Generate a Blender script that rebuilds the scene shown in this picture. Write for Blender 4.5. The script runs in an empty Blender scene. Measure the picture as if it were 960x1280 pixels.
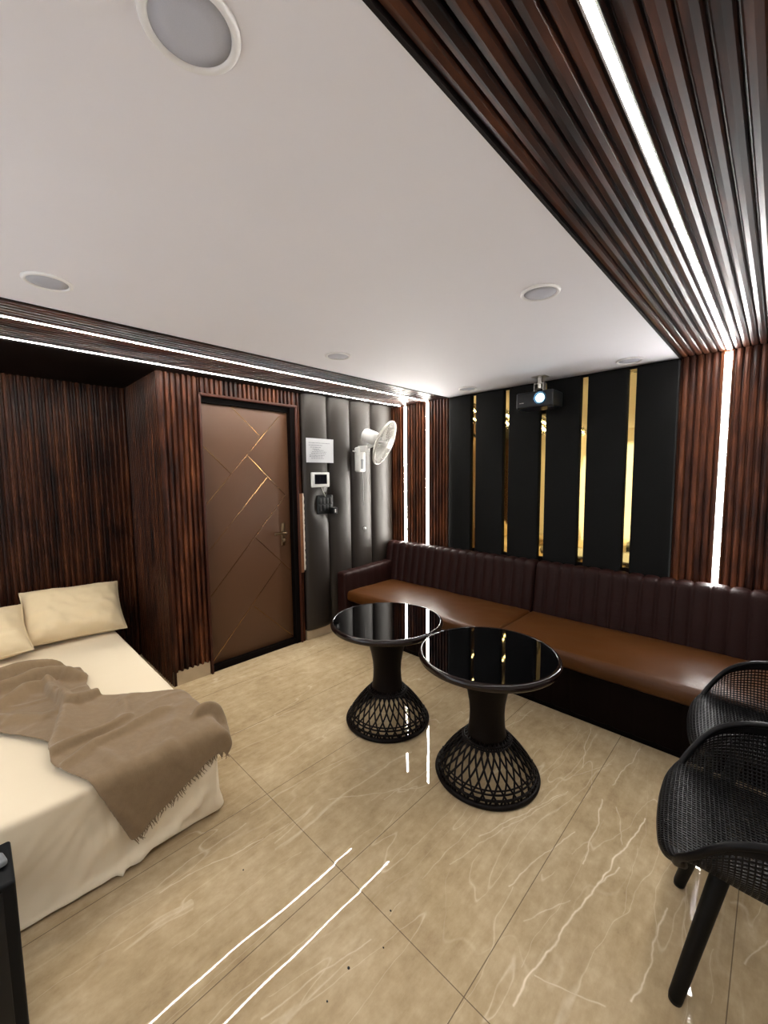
import bpy, bmesh, math, random
from math import sin, cos, pi, radians, sqrt, exp
from mathutils import Vector, Matrix, noise
random.seed(7)
SC = bpy.context.scene
COL = SC.collection

# ------------------------------------------------------------------ helpers
def V(*a): return Vector(a)

class MB:
    """collects shapes for ONE mesh"""
    def __init__(s): s.v = []; s.f = []; s.sm = []
    def add(s, vs, fs, smooth=False):
        o = len(s.v)
        s.v += [tuple(p) for p in vs]
        for f in fs:
            s.f.append(tuple(i + o for i in f)); s.sm.append(smooth)
        return s
    def box(s, x0, x1, y0, y1, z0, z1, bev=0.0, seg=2, mat=None):
        bm = bmesh.new()
        bmesh.ops.create_cube(bm, size=1)
        for v in bm.verts:
            v.co = V((x0+x1)/2 + v.co.x*(x1-x0), (y0+y1)/2 + v.co.y*(y1-y0), (z0+z1)/2 + v.co.z*(z1-z0))
        if bev > 0:
            bmesh.ops.bevel(bm, geom=list(bm.edges), offset=bev, segments=seg, profile=0.5, affect='EDGES')
        if mat is not None: bm.transform(mat)
        bm.verts.index_update()
        s.add([v.co.copy() for v in bm.verts], [[v.index for v in f.verts] for f in bm.faces], bev > 0)
        bm.free(); return s
    def tube(s, pts, r, n=8, closed=False, caps=True):
        pts = [Vector(p) for p in pts]; m = len(pts)
        rs = r if isinstance(r, (list, tuple)) else [r]*m
        vs = []; prev = None
        for i, p in enumerate(pts):
            if closed: t = pts[(i+1) % m] - pts[i-1]
            else: t = pts[min(i+1, m-1)] - pts[max(i-1, 0)]
            t.normalize()
            if prev is None:
                a = t.cross(V(0, 0, 1))
                if a.length < 1e-3: a = t.cross(V(1, 0, 0))
            else: a = prev - t*prev.dot(t)
            a.normalize(); prev = a; b = t.cross(a)
            for k in range(n):
                q = 2*pi*k/n
                vs.append(p + (a*cos(q) + b*sin(q))*rs[i])
        fs = []
        for i in range(m if closed else m-1):
            j = (i+1) % m
            for k in range(n):
                l = (k+1) % n
                fs.append((i*n+k, i*n+l, j*n+l, j*n+k))
        if not closed and caps:
            fs.append(tuple(reversed(range(n)))); fs.append(tuple(range((m-1)*n, m*n)))
        return s.add(vs, fs, True)
    def lathe(s, prof, n=48, c=(0, 0, 0), mat=None, closed=False):
        vs = []; m = len(prof)
        for r, z in prof:
            for k in range(n):
                a = 2*pi*k/n
                p = V(r*cos(a), r*sin(a), z)
                if mat is not None: p = mat @ p
                vs.append(p + V(*c))
        fs = []
        for i in range(m if closed else m-1):
            j = (i+1) % m
            for k in range(n):
                l = (k+1) % n
                fs.append((i*n+k, i*n+l, j*n+l, j*n+k))
        if not closed:
            if prof[0][0] > 1e-6: fs.append(tuple(reversed(range(n))))
            if prof[-1][0] > 1e-6: fs.append(tuple(range((m-1)*n, m*n)))
        return s.add(vs, fs, True)
    def grid(s, rows, closed_u=False, closed_v=False, smooth=True):
        m = len(rows); n = len(rows[0]); vs = [p for r in rows for p in r]; fs = []
        for i in range(m if closed_u else m-1):
            for k in range(n if closed_v else n-1):
                j = (i+1) % m; l = (k+1) % n
                fs.append((i*n+k, i*n+l, j*n+l, j*n+k))
        return s.add(vs, fs, smooth)
    def rslab(s, x0, x1, y0, y1, z0, z1, r, step=0.03, fn=None):
        """rounded block with a fine skin; fn(p, n) may displace"""
        bm = bmesh.new()
        dims = (x1-x0, y1-y0, z1-z0); lo = (x0, y0, z0)
        def axis(L):
            k = max(2, int((L-2*r)/step)); pts = [0, .15*r, .4*r, .7*r]
            pts += [r+(L-2*r)*i/k for i in range(k+1)]
            return pts + [L-.7*r, L-.4*r, L-.15*r, L]
        ax = [axis(d) for d in dims]; vd = {}
        def vert(i, j, k):
            key = (i, j, k)
            if key not in vd:
                p = V(ax[0][i], ax[1][j], ax[2][k])
                q = V(*[min(max(p[a], r), dims[a]-r) for a in range(3)])
                d = p-q
                nrm = d.normalized() if d.length > 1e-9 else V(0, 0, 1)
                p2 = q + nrm*r + V(*lo)
                if fn: p2 = fn(p2, nrm)
                vd[key] = bm.verts.new(p2)
            return vd[key]
        N = [len(a)-1 for a in ax]
        for a, b, c in ((0, 1, 2), (1, 2, 0), (2, 0, 1)):
            for side in (0, N[c]):
                for i in range(N[a]):
                    for j in range(N[b]):
                        q = []
                        for di, dj in ((0, 0), (1, 0), (1, 1), (0, 1)):
                            key = [0, 0, 0]; key[a] = i+di; key[b] = j+dj; key[c] = side
                            q.append(vert(*key))
                        if side == 0: q.reverse()
                        bm.faces.new(q)
        bm.verts.index_update()
        s.add([v.co.copy() for v in bm.verts], [[v.index for v in f.verts] for f in bm.faces], True)
        bm.free(); return s
    def build(s, name, mat, parent=None, loc=None, recalc=True, kind=None, auto=None):
        me = bpy.data.meshes.new(name)
        me.from_pydata(s.v, [], s.f)
        me.polygons.foreach_set('use_smooth', s.sm)
        if recalc:
            bm = bmesh.new(); bm.from_mesh(me)
            bmesh.ops.recalc_face_normals(bm, faces=list(bm.faces)); bm.to_mesh(me); bm.free()
        me.materials.append(mat); me.update()
        o = bpy.data.objects.new(name, me); COL.objects.link(o)
        if loc: o.location = loc
        if parent: o.parent = parent
        if kind: o['kind'] = kind
        return o

def tag(o, label, cat, group=None):
    o['label'] = label; o['category'] = cat
    if group: o['group'] = group
    return o
def thing(name, label, cat, loc=(0, 0, 0), rz=0.0, group=None):
    o = bpy.data.objects.new(name, None); COL.objects.link(o)
    o.empty_display_size = .1
    o.location = loc; o.rotation_euler = (0, 0, rz)
    return tag(o, label, cat, group)
def dup(root, loc, rz=None, label=None):
    r = root.copy(); COL.objects.link(r); r.location = loc
    if rz is not None: r.rotation_euler = (0, 0, rz)
    if label: r['label'] = label
    for ch in list(root.children):
        c = ch.copy(); COL.objects.link(c); c.parent = r
        for g in list(ch.children):
            d = g.copy(); COL.objects.link(d); d.parent = c
    return r
def sstep(a, b, x):
    t = min(max((x-a)/(b-a), 0), 1); return t*t*(3-2*t)
def lerp(a, b, t): return a+(b-a)*t
def seg_d(p, a, b):
    ax, ay = a; bx, by = b; px, py = p
    dx, dy = bx-ax, by-ay; L = dx*dx+dy*dy
    t = min(max(((px-ax)*dx+(py-ay)*dy)/L, 0), 1) if L > 0 else 0
    return sqrt((px-ax-t*dx)**2+(py-ay-t*dy)**2), t
def hermite(pts, x):
    n = len(pts)
    x = min(max(x, pts[0][0]), pts[-1][0])
    def tan(i):
        a = pts[max(i-1, 0)]; b = pts[min(i+1, n-1)]
        return (b[1]-a[1])/(b[0]-a[0])
    for i in range(n-1):
        if x <= pts[i+1][0]:
            h_ = pts[i+1][0]-pts[i][0]; t = (x-pts[i][0])/h_
            return (2*t**3-3*t*t+1)*pts[i][1]+(t**3-2*t*t+t)*h_*tan(i)+(-2*t**3+3*t*t)*pts[i+1][1]+(t**3-t*t)*h_*tan(i+1)
def interp(pts, x):
    if x <= pts[0][0]: return pts[0][1]
    for (a, va), (b, vb) in zip(pts, pts[1:]):
        if x <= b:
            t = (x-a)/(b-a); t = t*t*(3-2*t)
            return va+(vb-va)*t
    return pts[-1][1]
def catmull(P, t):
    n = len(P)-1; x = min(max(t, 0), 1)*n; i = min(int(x), n-1); f = x-i
    p0, p1, p2, p3 = P[max(i-1, 0)], P[i], P[i+1], P[min(i+2, n)]
    return tuple(.5*(2*b+(c-a)*f+(2*a-5*b+4*c-d)*f*f+(3*b-a-3*c+d)*f**3) for a, b, c, d in zip(p0, p1, p2, p3))

# ------------------------------------------------------------------ materials
class NT:
    def __init__(s, name):
        m = bpy.data.materials.new(name); m.use_nodes = True
        s.m = m; s.t = m.node_tree; s.bsdf = s.t.nodes['Principled BSDF']
    def n(s, t, **kw):
        nd = s.t.nodes.new(t)
        for k, v in kw.items(): setattr(nd, k, v)
        return nd
    def l(s, a, b): s.t.links.new(a, b)
    def math(s, op, a, b=None, c=None):
        nd = s.n('ShaderNodeMath', operation=op)
        for i, x in enumerate((a, b, c)):
            if x is None: continue
            if isinstance(x, (int, float)): nd.inputs[i].default_value = x
            else: s.l(x, nd.inputs[i])
        return nd.outputs[0]
    def noise(s, vec, scale, detail=4, rough=.55, out='Fac'):
        nd = s.n('ShaderNodeTexNoise'); nd.inputs['Scale'].default_value = scale
        nd.inputs['Detail'].default_value = detail; nd.inputs['Roughness'].default_value = rough
        if vec is not None: s.l(vec, nd.inputs['Vector'])
        return nd.outputs[out]
    def coord(s, scale=(1, 1, 1)):
        tc = s.n('ShaderNodeTexCoord'); mp = s.n('ShaderNodeMapping'); mp.inputs['Scale'].default_value = scale
        s.l(tc.outputs['Object'], mp.inputs['Vector']); return mp.outputs[0]
    def ramp(s, fac, stops):
        nd = s.n('ShaderNodeValToRGB'); cr = nd.color_ramp
        while len(cr.elements) < len(stops): cr.elements.new(.5)
        for e, (p, c) in zip(cr.elements, stops):
            e.position = p; e.color = (*c, 1) if len(c) == 3 else c
        s.l(fac, nd.inputs[0]); return nd.outputs[0]
    def mix(s, fac, a, b, typ='MIX'):
        nd = s.n('ShaderNodeMix', data_type='RGBA', blend_type=typ)
        for i, x in ((0, fac), (6, a), (7, b)):
            if isinstance(x, (int, float)): nd.inputs[i].default_value = x
            elif isinstance(x, tuple): nd.inputs[i].default_value = (*x, 1)
            else: s.l(x, nd.inputs[i])
        return nd.outputs[2]
    def bump(s, h, strength=.2, dist=.01):
        nd = s.n('ShaderNodeBump'); nd.inputs['Strength'].default_value = strength
        nd.inputs['Distance'].default_value = dist; s.l(h, nd.inputs['Height'])
        s.l(nd.outputs[0], s.bsdf.inputs['Normal'])
    def set(s, **kw):
        for k, v in kw.items():
            i = s.bsdf.inputs[k.replace('_', ' ')]
            if isinstance(v, tuple): i.default_value = (*v, 1)
            elif isinstance(v, (int, float)): i.default_value = v
            else: s.l(v, i)
        return s

def plain(name, col, rough=.5, metal=0.0, spec=.5, nscale=60, var=.12, bump=0.0):
    t = NT(name); c = t.coord()
    f = t.noise(c, nscale, 3)
    t.set(Base_Color=t.mix(f, tuple(x*(1-var) for x in col), tuple(min(1, x*(1+var)) for x in col)), Roughness=rough, Metallic=metal)
    t.bsdf.inputs['Specular IOR Level'].default_value = spec
    if bump: t.bump(f, bump, .004)
    return t.m
def emit(name, col, strength):
    t = NT(name); t.set(Base_Color=(.8, .8, .8), Emission_Color=col, Emission_Strength=strength); return t.m

def wood(name, axis, across, pitch, off=0.0, bright=1.0, spec=.16):
    """dark walnut film on fluted cladding, grain along axis, each slat its own tone"""
    t = NT(name)
    sc = [26, 26, 26]; sc['xyz'.index(axis)] = 1.6
    c = t.coord(tuple(sc))
    tc = t.n('ShaderNodeTexCoord'); sp = t.n('ShaderNodeSeparateXYZ'); t.l(tc.outputs['Object'], sp.inputs[0])
    idx = t.math('FLOOR', t.math('DIVIDE', t.math('SUBTRACT', sp.outputs['xyz'.index(across)], off), pitch))
    wn = t.n('ShaderNodeTexWhiteNoise', noise_dimensions='1D'); t.l(idx, wn.inputs['W'])
    g = t.noise(c, 1.0, 6, .6)
    sc2 = [13, 13, 13]; sc2['xyz'.index(axis)] = 3.6
    k = t.noise(t.coord(tuple(sc2)), 1.0, 4, .6)
    sc3 = [22, 22, 22]; sc3['xyz'.index(axis)] = 9
    vk = t.n('ShaderNodeTexVoronoi'); vk.inputs['Scale'].default_value = .32; t.l(t.coord(tuple(sc3)), vk.inputs['Vector'])
    knot = t.math('SUBTRACT', 1.0, t.math('MINIMUM', t.math('MULTIPLY', vk.outputs['Distance'], 5.0), 1.0))
    f = t.math('ADD', t.math('MULTIPLY', g, .36), t.math('MULTIPLY', k, .64))
    f = t.math('ADD', f, t.math('MULTIPLY', t.math('SUBTRACT', wn.outputs[0], .5), .16))
    f = t.math('SUBTRACT', f, t.math('MULTIPLY', knot, .13))
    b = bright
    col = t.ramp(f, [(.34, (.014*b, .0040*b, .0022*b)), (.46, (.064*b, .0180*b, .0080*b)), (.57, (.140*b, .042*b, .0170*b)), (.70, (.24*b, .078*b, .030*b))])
    t.set(Base_Color=col, Roughness=t.math('ADD', t.math('MULTIPLY', g, .2), .26))
    t.bsdf.inputs['Specular IOR Level'].default_value = spec
    t.bump(g, .12, .003)
    return t.m

def leather(name, lo, hi, rough=.42, scale=1.0, grain=.25, spec=.5):
    t = NT(name)
    c = t.coord()
    big = t.noise(c, 5*scale, 4, .6)
    vo = t.n('ShaderNodeTexVoronoi'); vo.inputs['Scale'].default_value = 260; t.l(c, vo.inputs['Vector'])
    cre = t.noise(t.coord((4, 4, 18)), 3, 5, .6)
    t.set(Base_Color=t.mix(big, lo, hi), Roughness=t.math('ADD', t.math('MULTIPLY', big, .2), rough-.1))
    t.bsdf.inputs['Specular IOR Level'].default_value = spec
    h = t.math('ADD', t.math('MULTIPLY', vo.outputs['Distance'], .35), t.math('MULTIPLY', cre, 1.0))
    t.bump(h, grain, .004)
    return t.m

def fabric(name, lo, hi, wv=700, rough=.9, nb=.25, bigs=7):
    t = NT(name); c = t.coord()
    n1 = t.noise(c, bigs, 5, .6); n2 = t.noise(c, wv, 2, .5)
    col = t.mix(t.math('ADD', t.math('MULTIPLY', n1, .5), t.math('MULTIPLY', n2, .5)), lo, hi)
    t.set(Base_Color=col, Roughness=rough)
    t.bsdf.inputs['Specular IOR Level'].default_value = .2
    t.bsdf.inputs['Sheen Weight'].default_value = .15
    t.bump(t.math('ADD', t.math('MULTIPLY', n2, .4), n1), nb, .004)
    return t.m

VEINS = [(-0.85, 0.786, -0.923, 0.456, 0.6), (-1.492, 0.38, -1.419, 0.744, 0.6), (-0.817, 1.165, -0.624, 1.81, 0.5), (-0.45, 0.946, -0.413, 1.299, 1.1), (-0.413, 1.299, -0.381, 1.472, 1.1), (-0.381, 1.472, -0.334, 1.898, 1.1), (-0.486, 1.889, -0.46, 1.663, 0.8), (-0.46, 1.663, -0.452, 1.507, 0.8), (-0.191, 1.541, -0.208, 1.176, 0.8), (-0.6, 1.244, -0.596, 1.37, 0.7), (-0.596, 1.37, -0.516, 1.63, 0.7), (-0.381, 1.472, -0.342, 1.59, 0.8), (-0.426, 1.055, -0.264, 1.119, 0.6), (-0.52, 1.174, -0.441, 1.342, 0.5), (-0.433, 1.884, -0.371, 1.698, 0.5), (-1.055, 2.07, -1.014, 2.35, 0.7), (-0.629, 2.036, -0.705, 2.398, 0.6), (-0.486, 2.012, -0.447, 2.395, 0.7), (-0.787, 1.343, -0.624, 1.829, 0.6), (-0.639, 1.945, -0.527, 2.164, 0.4), (0.005, 1.511, 0.051, 1.65, 0.6), (-0.159, 1.674, -0.137, 1.478, 0.5), (-1.541, 1.116, -1.497, 1.399, 0.4), (-1.383, 1.041, -1.111, 1.409, 0.5), (-2.154, 0.978, -2.101, 1.345, 0.5), (-2.653, 1.291, -2.621, 1.69, 0.4), (-1.518, 0.174, -1.533, 0.73, 0.5), (-1.777, 0.946, -1.763, 1.457, 0.4), (-1.2, 1.215, -1.166, 1.523, 0.5)]
def marble():
    t = NT('beige_marble_tile')
    tc = t.n('ShaderNodeTexCoord'); P = tc.outputs['Object']
    sp = t.n('ShaderNodeSeparateXYZ'); t.l(P, sp.inputs[0]); X, Y = sp.outputs[0], sp.outputs[1]
    # warped coordinate
    wn = t.noise(P, 1.6, 4, .55, 'Color')
    va = t.n('ShaderNodeVectorMath', operation='SUBTRACT'); t.l(wn, va.inputs[0]); va.inputs[1].default_value = (.5, .5, .5)
    vs = t.n('ShaderNodeVectorMath', operation='SCALE'); t.l(va.outputs[0], vs.inputs[0]); vs.inputs['Scale'].default_value = .14
    vadd = t.n('ShaderNodeVectorMath', operation='ADD'); t.l(P, vadd.inputs[0]); t.l(vs.outputs[0], vadd.inputs[1])
    W = vadd.outputs[0]
    def veins(rot, scale, seed, width, src=None):
        mp = t.n('ShaderNodeMapping'); mp.inputs['Rotation'].default_value = (0, 0, radians(rot)); mp.inputs['Scale'].default_value = scale
        mp.inputs['Location'].default_value = (seed, seed*.7, 0)
        t.l(src or W, mp.inputs['Vector'])
        n = t.noise(mp.outputs[0], 1.0, 2, .45)
        d = t.math('ABSOLUTE', t.math('SUBTRACT', n, .5))
        return t.math('SUBTRACT', 1.0, t.math('MINIMUM', t.math('DIVIDE', d, width), 1.0))
    cloud = t.noise(W, 2.4, 6, .6)
    fine = t.noise(t.coord((18, 3.2, 4)), 1.5, 7, .68)
    mot = t.noise(t.coord((9, 6, 5)), 3.0, 8, .7)
    base = t.ramp(t.math('ADD', t.math('ADD', t.math('MULTIPLY', cloud, .42), t.math('MULTIPLY', fine, .26)), t.math('MULTIPLY', mot, .32)),
                  [(.36, (.285, .202, .112)), (.5, (.405, .305, .180)), (.64, (.53, .42, .272))])
    m1 = t.noise(P, 1.7, 2, .5)
    v1 = t.math('MULTIPLY', veins(4, (4.6, .30, 1), 3.1, .0032), t.math('MULTIPLY', t.math('GREATER_THAN', m1, .46), .42))
    v2 = t.math('MULTIPLY', veins(-18, (4.5, .7, 1), 8.3, .004), t.math('MULTIPLY', t.math('LESS_THAN', m1, .56), .42))
    v3 = t.math('MULTIPLY', veins(48, (3.0, .6, 1), 15.7, .003), .16)
    v = t.math('MAXIMUM', t.math('MAXIMUM', v1, v2), v3)
    # the slabs' pale straight veins
    sm = t.noise(P, 7, 3, .5, 'Color')
    wa = t.n('ShaderNodeVectorMath', operation='SUBTRACT'); t.l(sm, wa.inputs[0]); wa.inputs[1].default_value = (.5, .5, .5)
    wb = t.n('ShaderNodeVectorMath', operation='MULTIPLY'); t.l(wa.outputs[0], wb.inputs[0]); wb.inputs[1].default_value = (.05, .03, 0)
    wc = t.n('ShaderNodeVectorMath', operation='ADD'); t.l(P, wc.inputs[0]); t.l(wb.outputs[0], wc.inputs[1]); Q = wc.outputs[0]
    mod = t.math('ADD', t.math('MULTIPLY', t.noise(P, 14, 3, .6), 1.3), .1)
    for x0, y0, x1, y1, k in VEINS:
        d = V(x1-x0, y1-y0, 0); L = d.length; d /= L
        n0 = t.n('ShaderNodeVectorMath', operation='SUBTRACT'); t.l(Q, n0.inputs[0]); n0.inputs[1].default_value = (x0, y0, 0)
        n1 = t.n('ShaderNodeVectorMath', operation='DOT_PRODUCT'); t.l(n0.outputs[0], n1.inputs[0]); n1.inputs[1].default_value = d
        cl = t.n('ShaderNodeClamp'); t.l(n1.outputs['Value'], cl.inputs[0]); cl.inputs[1].default_value = 0; cl.inputs[2].default_value = L
        n2 = t.n('ShaderNodeVectorMath', operation='SCALE'); n2.inputs[0].default_value = d; t.l(cl.outputs[0], n2.inputs['Scale'])
        n3 = t.n('ShaderNodeVectorMath', operation='DISTANCE'); t.l(n0.outputs[0], n3.inputs[0]); t.l(n2.outputs[0], n3.inputs[1])
        hv = t.math('MULTIPLY', t.math('SUBTRACT', 1.0, t.math('MINIMUM', t.math('DIVIDE', n3.outputs['Value'], .0022+.0022*k), 1.0)), k*1.05)
        v = t.math('MAXIMUM', v, hv)
    v = t.math('MINIMUM', t.math('MULTIPLY', v, mod), 1.0)
    col = t.mix(t.math('MULTIPLY', v, .9), base, (.80, .69, .53))
    # grout
    gx = t.math('ABSOLUTE', t.math('SUBTRACT', t.math('FRACT', t.math('ADD', t.math('DIVIDE', t.math('ADD', X, .555), .53), .5)), .5))
    gx = t.math('LESS_THAN', t.math('MULTIPLY', gx, .53), .0014)
    gy = t.math('ABSOLUTE', t.math('SUBTRACT', t.math('FRACT', t.math('ADD', t.math('DIVIDE', t.math('SUBTRACT', Y, .87), 1.62), .5)), .5))
    gy = t.math('LESS_THAN', t.math('MULTIPLY', gy, 1.62), .0014)
    g = t.math('MAXIMUM', gx, gy)
    col = t.mix(t.math('MULTIPLY', g, .8), col, (.10, .07, .045))
    t.set(Base_Color=col, Roughness=t.math('ADD', t.math('MULTIPLY', fine, .012), .012))
    t.bsdf.inputs['Specular IOR Level'].default_value = .15
    ed = t.math('ABSOLUTE', t.math('SUBTRACT', t.math('FRACT', t.math('ADD', t.math('DIVIDE', t.math('SUBTRACT', Y, .87), 1.62), .5)), .5))
    ed = t.math('POWER', t.math('SUBTRACT', 1.0, t.math('MINIMUM', t.math('DIVIDE', t.math('MULTIPLY', ed, 1.62), .11), 1.0)), 2.0)
    t.bump(t.math('SUBTRACT', t.noise(P, 2.6, 1, .4), t.math('MULTIPLY', ed, .10)), .10, .02)
    return t.m

M = {}
LED = 92
M['marble'] = marble()
M['paint'] = plain('white_ceiling_paint', (.76, .745, .785), .75, nscale=3, var=.02)
M['screenwall'] = plain('white_wall_paint', (.82, .81, .80), .8, nscale=4, var=.02)
M['dark'] = plain('dark_brown_board', (.006, .003, .0024), .6, spec=.12, nscale=20, var=.3)
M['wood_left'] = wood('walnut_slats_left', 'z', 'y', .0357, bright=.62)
M['wood_recess_shaded'] = wood('walnut_slats_recess_shaded', 'z', 'y', .0357, bright=.34)  # same walnut film, the recess's shade put into a darker colour
M['wood_alcove_shaded'] = wood('walnut_slats_alcove_shaded', 'z', 'x', .0357, bright=.32)  # shaded copy for the recess side, dimness painted into the base colour
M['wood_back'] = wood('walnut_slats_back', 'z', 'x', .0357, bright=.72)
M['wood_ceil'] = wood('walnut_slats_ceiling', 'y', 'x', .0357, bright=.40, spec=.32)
M['black_pad'] = leather('black_padded_leatherette', (.0020, .0021, .0020), (.0029, .0029, .0027), .65, grain=.06, spec=.14)
M['grey_pad'] = leather('charcoal_leatherette', (.0098, .0064, .0042), (.0140, .0094, .0064), .5, grain=.05, spec=.36)
M['gold'] = NT('gold_mirror').set(Base_Color=(.93, .67, .24), Metallic=1.0, Roughness=.05).m
M['brass'] = plain('brass_inlay', (.40, .24, .10), .16, 1.0, var=.2)
M['bronze'] = plain('aged_bronze', (.12, .08, .045), .32, 1.0)
M['door'] = plain('brown_door_laminate', (.080, .036, .0165), .42, spec=.35, nscale=4, var=.05)
M['frame_dark'] = plain('dark_door_frame', (.0024, .0014, .0011), .6, spec=.06)
M['frame_red'] = plain('red_brown_door_trim', (.040, .011, .006), .4, spec=.2, nscale=30, var=.3)
M['skirt'] = plain('beige_stone_skirting', (.40, .31, .20), .25, nscale=9, var=.25)
M['led'] = emit('led_warm_white', (1.0, .955, .88), LED)
M['led_white'] = emit('led_white', (1.0, .98, .955), LED*1.1)
M['alu'] = plain('aluminium_channel', (.6, .58, .55), .35, 1.0)
M['sofa_back'] = leather('maroon_brown_leather', (.0105, .0030, .0024), (.0190, .0058, .0046), .5, grain=.45, spec=.12)
M['sofa_seat'] = leather('tan_brown_leather', (.046, .0150, .0030), (.080, .0285, .0064), .36, grain=.24, spec=.22)
M['sofa_base'] = leather('dark_brown_leather', (.0028, .0009, .0006), (.0045, .0015, .0010), .55, grain=.3, spec=.06)
M['glass'] = NT('black_glass').set(Base_Color=(.001, .001, .0012), Roughness=.012).m
M['table'] = plain('dark_brown_resin', (.0032, .0015, .0011), .45, spec=.1, nscale=150, var=.2, bump=.15)
M['rim'] = plain('dark_brown_rim', (.008, .0038, .0030), .15, spec=.34, nscale=40)
M['chair'] = plain('black_plastic', (.0030, .0026, .0030), .4, spec=.14, nscale=200, var=.1)
M['chair_leg'] = plain('black_leg_coating', (.002, .002, .002), .5, spec=.15)
M['sheet'] = fabric('cream_cotton', (.64, .53, .37), (.70, .60, .44), nb=.06, bigs=4)
M['pillow'] = fabric('cream_pillow_cotton', (.62, .49, .30), (.70, .57, .37), nb=.12, bigs=9)
M['blanket'] = fabric('taupe_wool', (.130, .084, .044), (.245, .168, .094), wv=420, nb=.5, bigs=40)
M['white_plastic'] = plain('white_plastic', (.46, .46, .45), .35, var=.03)
M['cream_plastic'] = plain('cream_plastic', (.40, .39, .35), .35, var=.04)
M['black_plastic'] = plain('black_switch_plastic', (.004, .0045, .005), .3, spec=.3)
M['screen'] = NT('dark_tablet_screen').set(Base_Color=(.004, .004, .006), Roughness=.08).m
M['paper'] = plain('white_paper', (.42, .43, .45), .8, var=.03)
M['ink'] = plain('grey_print', (.09, .09, .10), .8)
M['grille'] = plain('grey_perforated_grille', (.46, .47, .53), .7, nscale=900, var=.12)
M['ringwhite'] = plain('white_fixture_ring', (.75, .74, .74), .4, var=.02)
M['proj'] = plain('black_projector_shell', (.003, .004, .006), .35, spec=.3)
M['lens_rim'] = plain('blue_black_lens_ring', (.02, .06, .12), .2)
M['lens'] = emit('lit_lens', (.45, .86, 1.0), 9)
M['bareply'] = plain('bare_plywood', (.20, .085, .034), .75, nscale=35, var=.35)
M['plaster'] = plain('torn_white_edge', (.62, .56, .46), .9, nscale=80, var=.4)
M['cabinet'] = plain('black_cabinet_vinyl', (.0025, .003, .004), .5, spec=.15, nscale=300, var=.2)
M['grey_plastic'] = plain('grey_remote_plastic', (.16, .17, .18), .4)

# ------------------------------------------------------------------ room
XL, YB, H = -2.95, 3.15, 2.16
XA = -3.72          # bed recess back
XR, YF = 1.00, -1.15
YP = .92            # pier corner
def struct(name, mb, mat): return mb.build(name, mat, kind='structure')
struct('floor', MB().box(-3.85, XR+.1, YF-.1, YB+.1, -.1, 0), M['marble'])
struct('ceiling', MB().box(-3.85, XR+.1, YF-.1, YB+.1, H+.026, H+.12).box(-2.215, -.48, YF, YB, H, H+.03), M['paint'])
struct('wall_back', MB().box(-3.85, XR+.1, YB+.025, YB+.1, 0, H+.05), M['dark'])
struct('wall_front', MB().box(-3.85, XR+.1, YF-.1, YF, 0, H+.05), M['screenwall'])
struct('wall_right', MB().box(XR, XR+.1, YF, YB+.05, 0, H+.05), M['screenwall'])
DY0, DY1, DZ = 1.185, 1.985, 2.045
struct('wall_left', MB().box(-3.10, XL-.024, YP+.024, DY0, 0, H+.04).box(-3.10, XL-.024, DY0, DY1, DZ, H+.04).box(-3.10, XL-.024, DY1, YB+.05, 0, H+.04), M['dark'])
struct('wall_recess_side', MB().box(-3.85, -3.10, YP+.024, YP+.1, 0, H+.04), M['dark'])
struct('wall_recess_back', MB().box(-3.85, XA-.024, YF, YP+.05, 0, H+.04), M['dark'])

def slats(name, mat, o, along, across, nrm, length, width, pitch, ridge=.58, depth=.022, phase=0.0):
    """fluted cladding: one extruded profile, ridges of rounded section"""
    o = V(*o); A = V(*along); C = V(*across); N = V(*nrm)
    prof = []
    n = int(width/pitch)+2
    g = 1-ridge
    for i in range(-1, n):
        b = (i+phase)*pitch
        for s, d in ((0, 0), (g*.85, 0), (g, .66), (g+.12*ridge, .92), (g+.5*ridge, 1.0), (g+.88*ridge, .92), (g+ridge-.001, .66)):
            x = b+s*pitch
            if -1e-6 <= x <= width+1e-6: prof.append((x, d*depth))
    prof = [(0, 0)]+prof+[(width, prof[-1][1]), (width, 0)]
    rows = []
    for x, d in prof: rows.append([o+C*x+N*d, o+C*x+N*d+A*length])
    mb = MB(); mb.grid(rows, smooth=False)
    # end caps so the grooved ends read as solid
    m = len(prof)
    back = -.010
    vs = [r[0] for r in rows]+[o+C*x+N*back for x, d in prof]
    mb.add(vs, [(i, i+1, m+i+1, m+i) for i in range(m-1)])
    vs = [r[1] for r in rows]+[o+A*length+C*x+N*back for x, d in prof]
    mb.add(vs, [(i, i+1, m+i+1, m+i) for i in range(m-1)])
    return mb.build(name, mat, kind='structure', recalc=False)
UP = (0, 0, 1)
b0 = XL-.022
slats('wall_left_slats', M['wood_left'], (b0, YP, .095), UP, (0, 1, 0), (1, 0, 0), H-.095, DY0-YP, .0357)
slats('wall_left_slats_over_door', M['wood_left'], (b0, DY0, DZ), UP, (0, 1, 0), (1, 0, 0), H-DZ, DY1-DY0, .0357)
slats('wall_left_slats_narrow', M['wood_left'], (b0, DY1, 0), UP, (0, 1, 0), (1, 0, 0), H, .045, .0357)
slats('wall_recess_side_slats', M['wood_alcove_shaded'], (XA, YP+.022, 0), UP, (1, 0, 0), (0, -1, 0), H, XL-XA-.002, .0357)
slats('wall_recess_back_slats', M['wood_recess_shaded'], (XA-.022, YF, 0), UP, (0, 1, 0), (1, 0, 0), H, YP-YF, .0357)
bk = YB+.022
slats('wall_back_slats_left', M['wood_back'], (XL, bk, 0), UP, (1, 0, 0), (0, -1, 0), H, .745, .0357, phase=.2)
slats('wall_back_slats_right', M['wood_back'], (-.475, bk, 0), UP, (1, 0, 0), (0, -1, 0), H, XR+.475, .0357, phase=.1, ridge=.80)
cz = H+.022
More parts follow.
